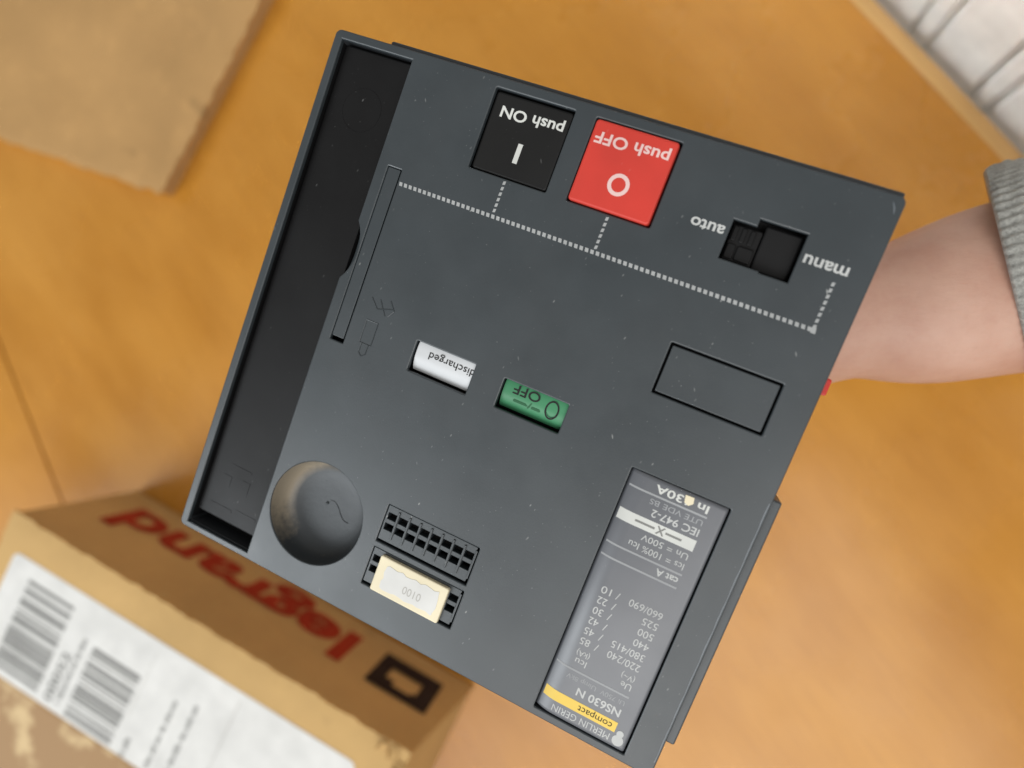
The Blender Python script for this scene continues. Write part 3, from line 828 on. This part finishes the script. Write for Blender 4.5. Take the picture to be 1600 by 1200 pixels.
    seg((34.9, 72.0), (34.9, 74.6), (35.9, 75.4), (36.9, 74.6), (36.9, 72.0))
    seg((33.6, 60.2), (36.0, 62.6), (40.2, 61.2)); seg((36.0, 60.0), (38.6, 63.6)); seg((38.8, 59.4), (40.6, 61.6), (39.4, 63.4))
    P(finish('padlock_pictogram', bm, 'grey'))
    # red tab at the back of the edge
    P(finish('red_tab', slab(rrect(137.2, -43.4, 142.5, -39.4, 0.5, 3), [], -9, -15, 0.4), 'redtab'))
    # short bright nick at the corner
    bm = bmesh.new(); tube_into(bm, [(137.6, -1.6, 0.0), (138.3, -2.8, 0.02), (138.6, -3.9, 0.0)], [0.06, 0.16, 0.05], 5)
    P(finish('corner_nick', bm, 'scratch'))
    # the parts were modelled from the cover's corner: shift to the base
    for o in made: o.location = o.location + Vector((-0.070, 0.070, 0.040))
device()

# ---------------------------------------------------------------- person: forearm, hand and sleeve
def person():
    A = lambda p: (DEV.to_3x3() @ Vector(p) * MM + DEV.translation) / MM      # device-local mm -> world mm
    V, E, Rr = [], [], []
    def add(p, r, prev=None):
        V.append(Vector(p)); Rr.append(r)
        if prev is not None: E.append((prev, len(V) - 1))
        return len(V) - 1
    wr = A((136, -24, -64))
    root = add(wr, 23)
    # forearm
    p = add((86, 27.5, 209.5), 25.5, root); p = add((112, 36, 201), 29.5, p); p = add((150, 41, 186), 32, p)
    p = add((220, 50, 160), 36, p); p = add((300, 58, 130), 40, p); p = add((385, 66, 100), 42, p)
    # palm
    m1 = add(A((112, -36, -64)), 24, root); m2 = add(A((88, -48, -64)), 21, m1)
    ax = Vector((-0.90, -0.43, 0)); sd = Vector((-0.43, 0.90, 0))
    kn = Vector((72, -55.5, -60))
    for off, lens, r in ((-27, (27, 21, 17), 9.2), (-9, (31, 24, 18), 9.5), (9, (29, 22, 18), 9.2), (26, (22, 17, 15), 8.0)):
        d = (ax - sd * off * -0.006 * -1).normalized()
        k0 = kn + sd * off * 0.9 * -1
        prev = add(A(k0 + Vector((0, 0, 0))), r + 2, m2)
        q = k0.copy()
        for j, l in enumerate(lens):
            q = q + d * l + Vector((0, 0, (2.0, 4.5, 3.0)[j]))
            prev = add(A((q.x, q.y, min(q.z, -40 - r + 0.6))), r * (0.98, 0.88, 0.74)[j], prev)
    # thumb leaves the side of the palm near its base
    t0 = add(A((106, -62, -60)), 13, m1); t1 = add(A((86, -84, -56)), 11.5, t0); t2 = add(A((66, -94, -52.5)), 10, t1); add(A((50, -100, -50)), 8.5, t2)
    me = bpy.data.meshes.new('person'); me.from_pydata([v * MM for v in V], E, []); me.update()
    o = bpy.data.objects.new('person', me); col.objects.link(o)
    sk = o.modifiers.new('Skin', 'SKIN'); sk.branch_smoothing = 0.6; sk.use_smooth_shade = True
    for i, sv in enumerate(me.skin_vertices[0].data):
        sv.radius = (Rr[i] * MM, Rr[i] * MM); sv.use_root = (i == 0)
    ss = o.modifiers.new('Subd', 'SUBSURF'); ss.levels = 3; ss.render_levels = 3
    rm = o.modifiers.new('Rem', 'REMESH'); rm.mode = 'VOXEL'; rm.voxel_size = 0.0016; rm.use_smooth_shade = True
    sm = o.modifiers.new('Smo', 'SMOOTH'); sm.factor = 0.5; sm.iterations = 14
    dg = bpy.context.evaluated_depsgraph_get(); dg.update()
    me2 = bpy.data.meshes.new_from_object(o.evaluated_get(dg))
    o.modifiers.clear(); o.data = me2; me2.name = 'person'
    me2.materials.clear(); me2.materials.append(M['skin']); me2.shade_smooth()
    tag(o, 'bare forearm and hand in a grey knitted sleeve, holding the module from behind', 'person')
    # sleeve: a ribbed knitted tube round the forearm
    path = [(Vector((115.5, 39, 203.5)), 33.0), (Vector((120.5, 40, 201.5)), 34.5), (Vector((135, 42, 195.5)), 36), (Vector((174, 46, 180)), 38),
            (Vector((225, 51, 160)), 42), (Vector((305, 59, 130)), 45), (Vector((395, 67, 96)), 47)]
    nor = [Vector((0.87, 0.17, 0.46)), Vector((0.90, 0.16, 0.34)), Vector((0.94, 0.14, 0.08)), Vector((0.95, .12, -.22)), Vector((.93, .11, -.36)), Vector((.93, .1, -.36)), Vector((.93, .1, -.36))]
    bm = bmesh.new(); NA = 456; rings = []
    fine = []
    for i in range(len(path) - 1):
        n = max(2, int((path[i + 1][0] - path[i][0]).length / 1.3))
        for k in range(n):
            s = k / n; fine.append((path[i][0].lerp(path[i + 1][0], s), path[i][1] * (1 - s) + path[i + 1][1] * s, nor[i].lerp(nor[i + 1], s).normalized()))
    def ring(c, r, n, j, inner=False):
        u = n.cross(Vector((0, 0, 1))).normalized(); w = n.cross(u)
        out = []
        for k in range(NA):
            a = 2 * math.pi * k / NA
            ribs = 0.0 if inner else (0.38 * math.sin(a * 76) + 0.28 * math.sin(j * 2.1 + (k // 6) * 0.9))
            fold = 0.0 if inner else 1.2 * math.sin(a * 3 + j * 0.05) * min(1, j / 12)
            out.append(bm.verts.new(c + (r + ribs + fold) * (math.cos(a) * u + math.sin(a) * w)))
        return out
    rings.append(ring(fine[6][0], fine[6][1] - 3.2, fine[6][2], 0, True))
    rings.append(ring(fine[0][0], fine[0][1] - 2.6, fine[0][2], 0, True))
    rings.append(ring(fine[0][0] - fine[0][2] * 0.8, fine[0][1] - 1.2, fine[0][2], 0))
    for j, (c, r, n) in enumerate(fine): rings.append(ring(c, r, n, j))
    for a, c in zip(rings, rings[1:]):
        for k in range(NA): bm.faces.new((a[k], a[(k + 1) % NA], c[(k + 1) % NA], c[k]))
    bm.faces.new(rings[-1])
    s = finish('sleeve', bm, 'knit', o, 80)
    s['label'] = 'grey ribbed knitted cuff and sleeve'
person()
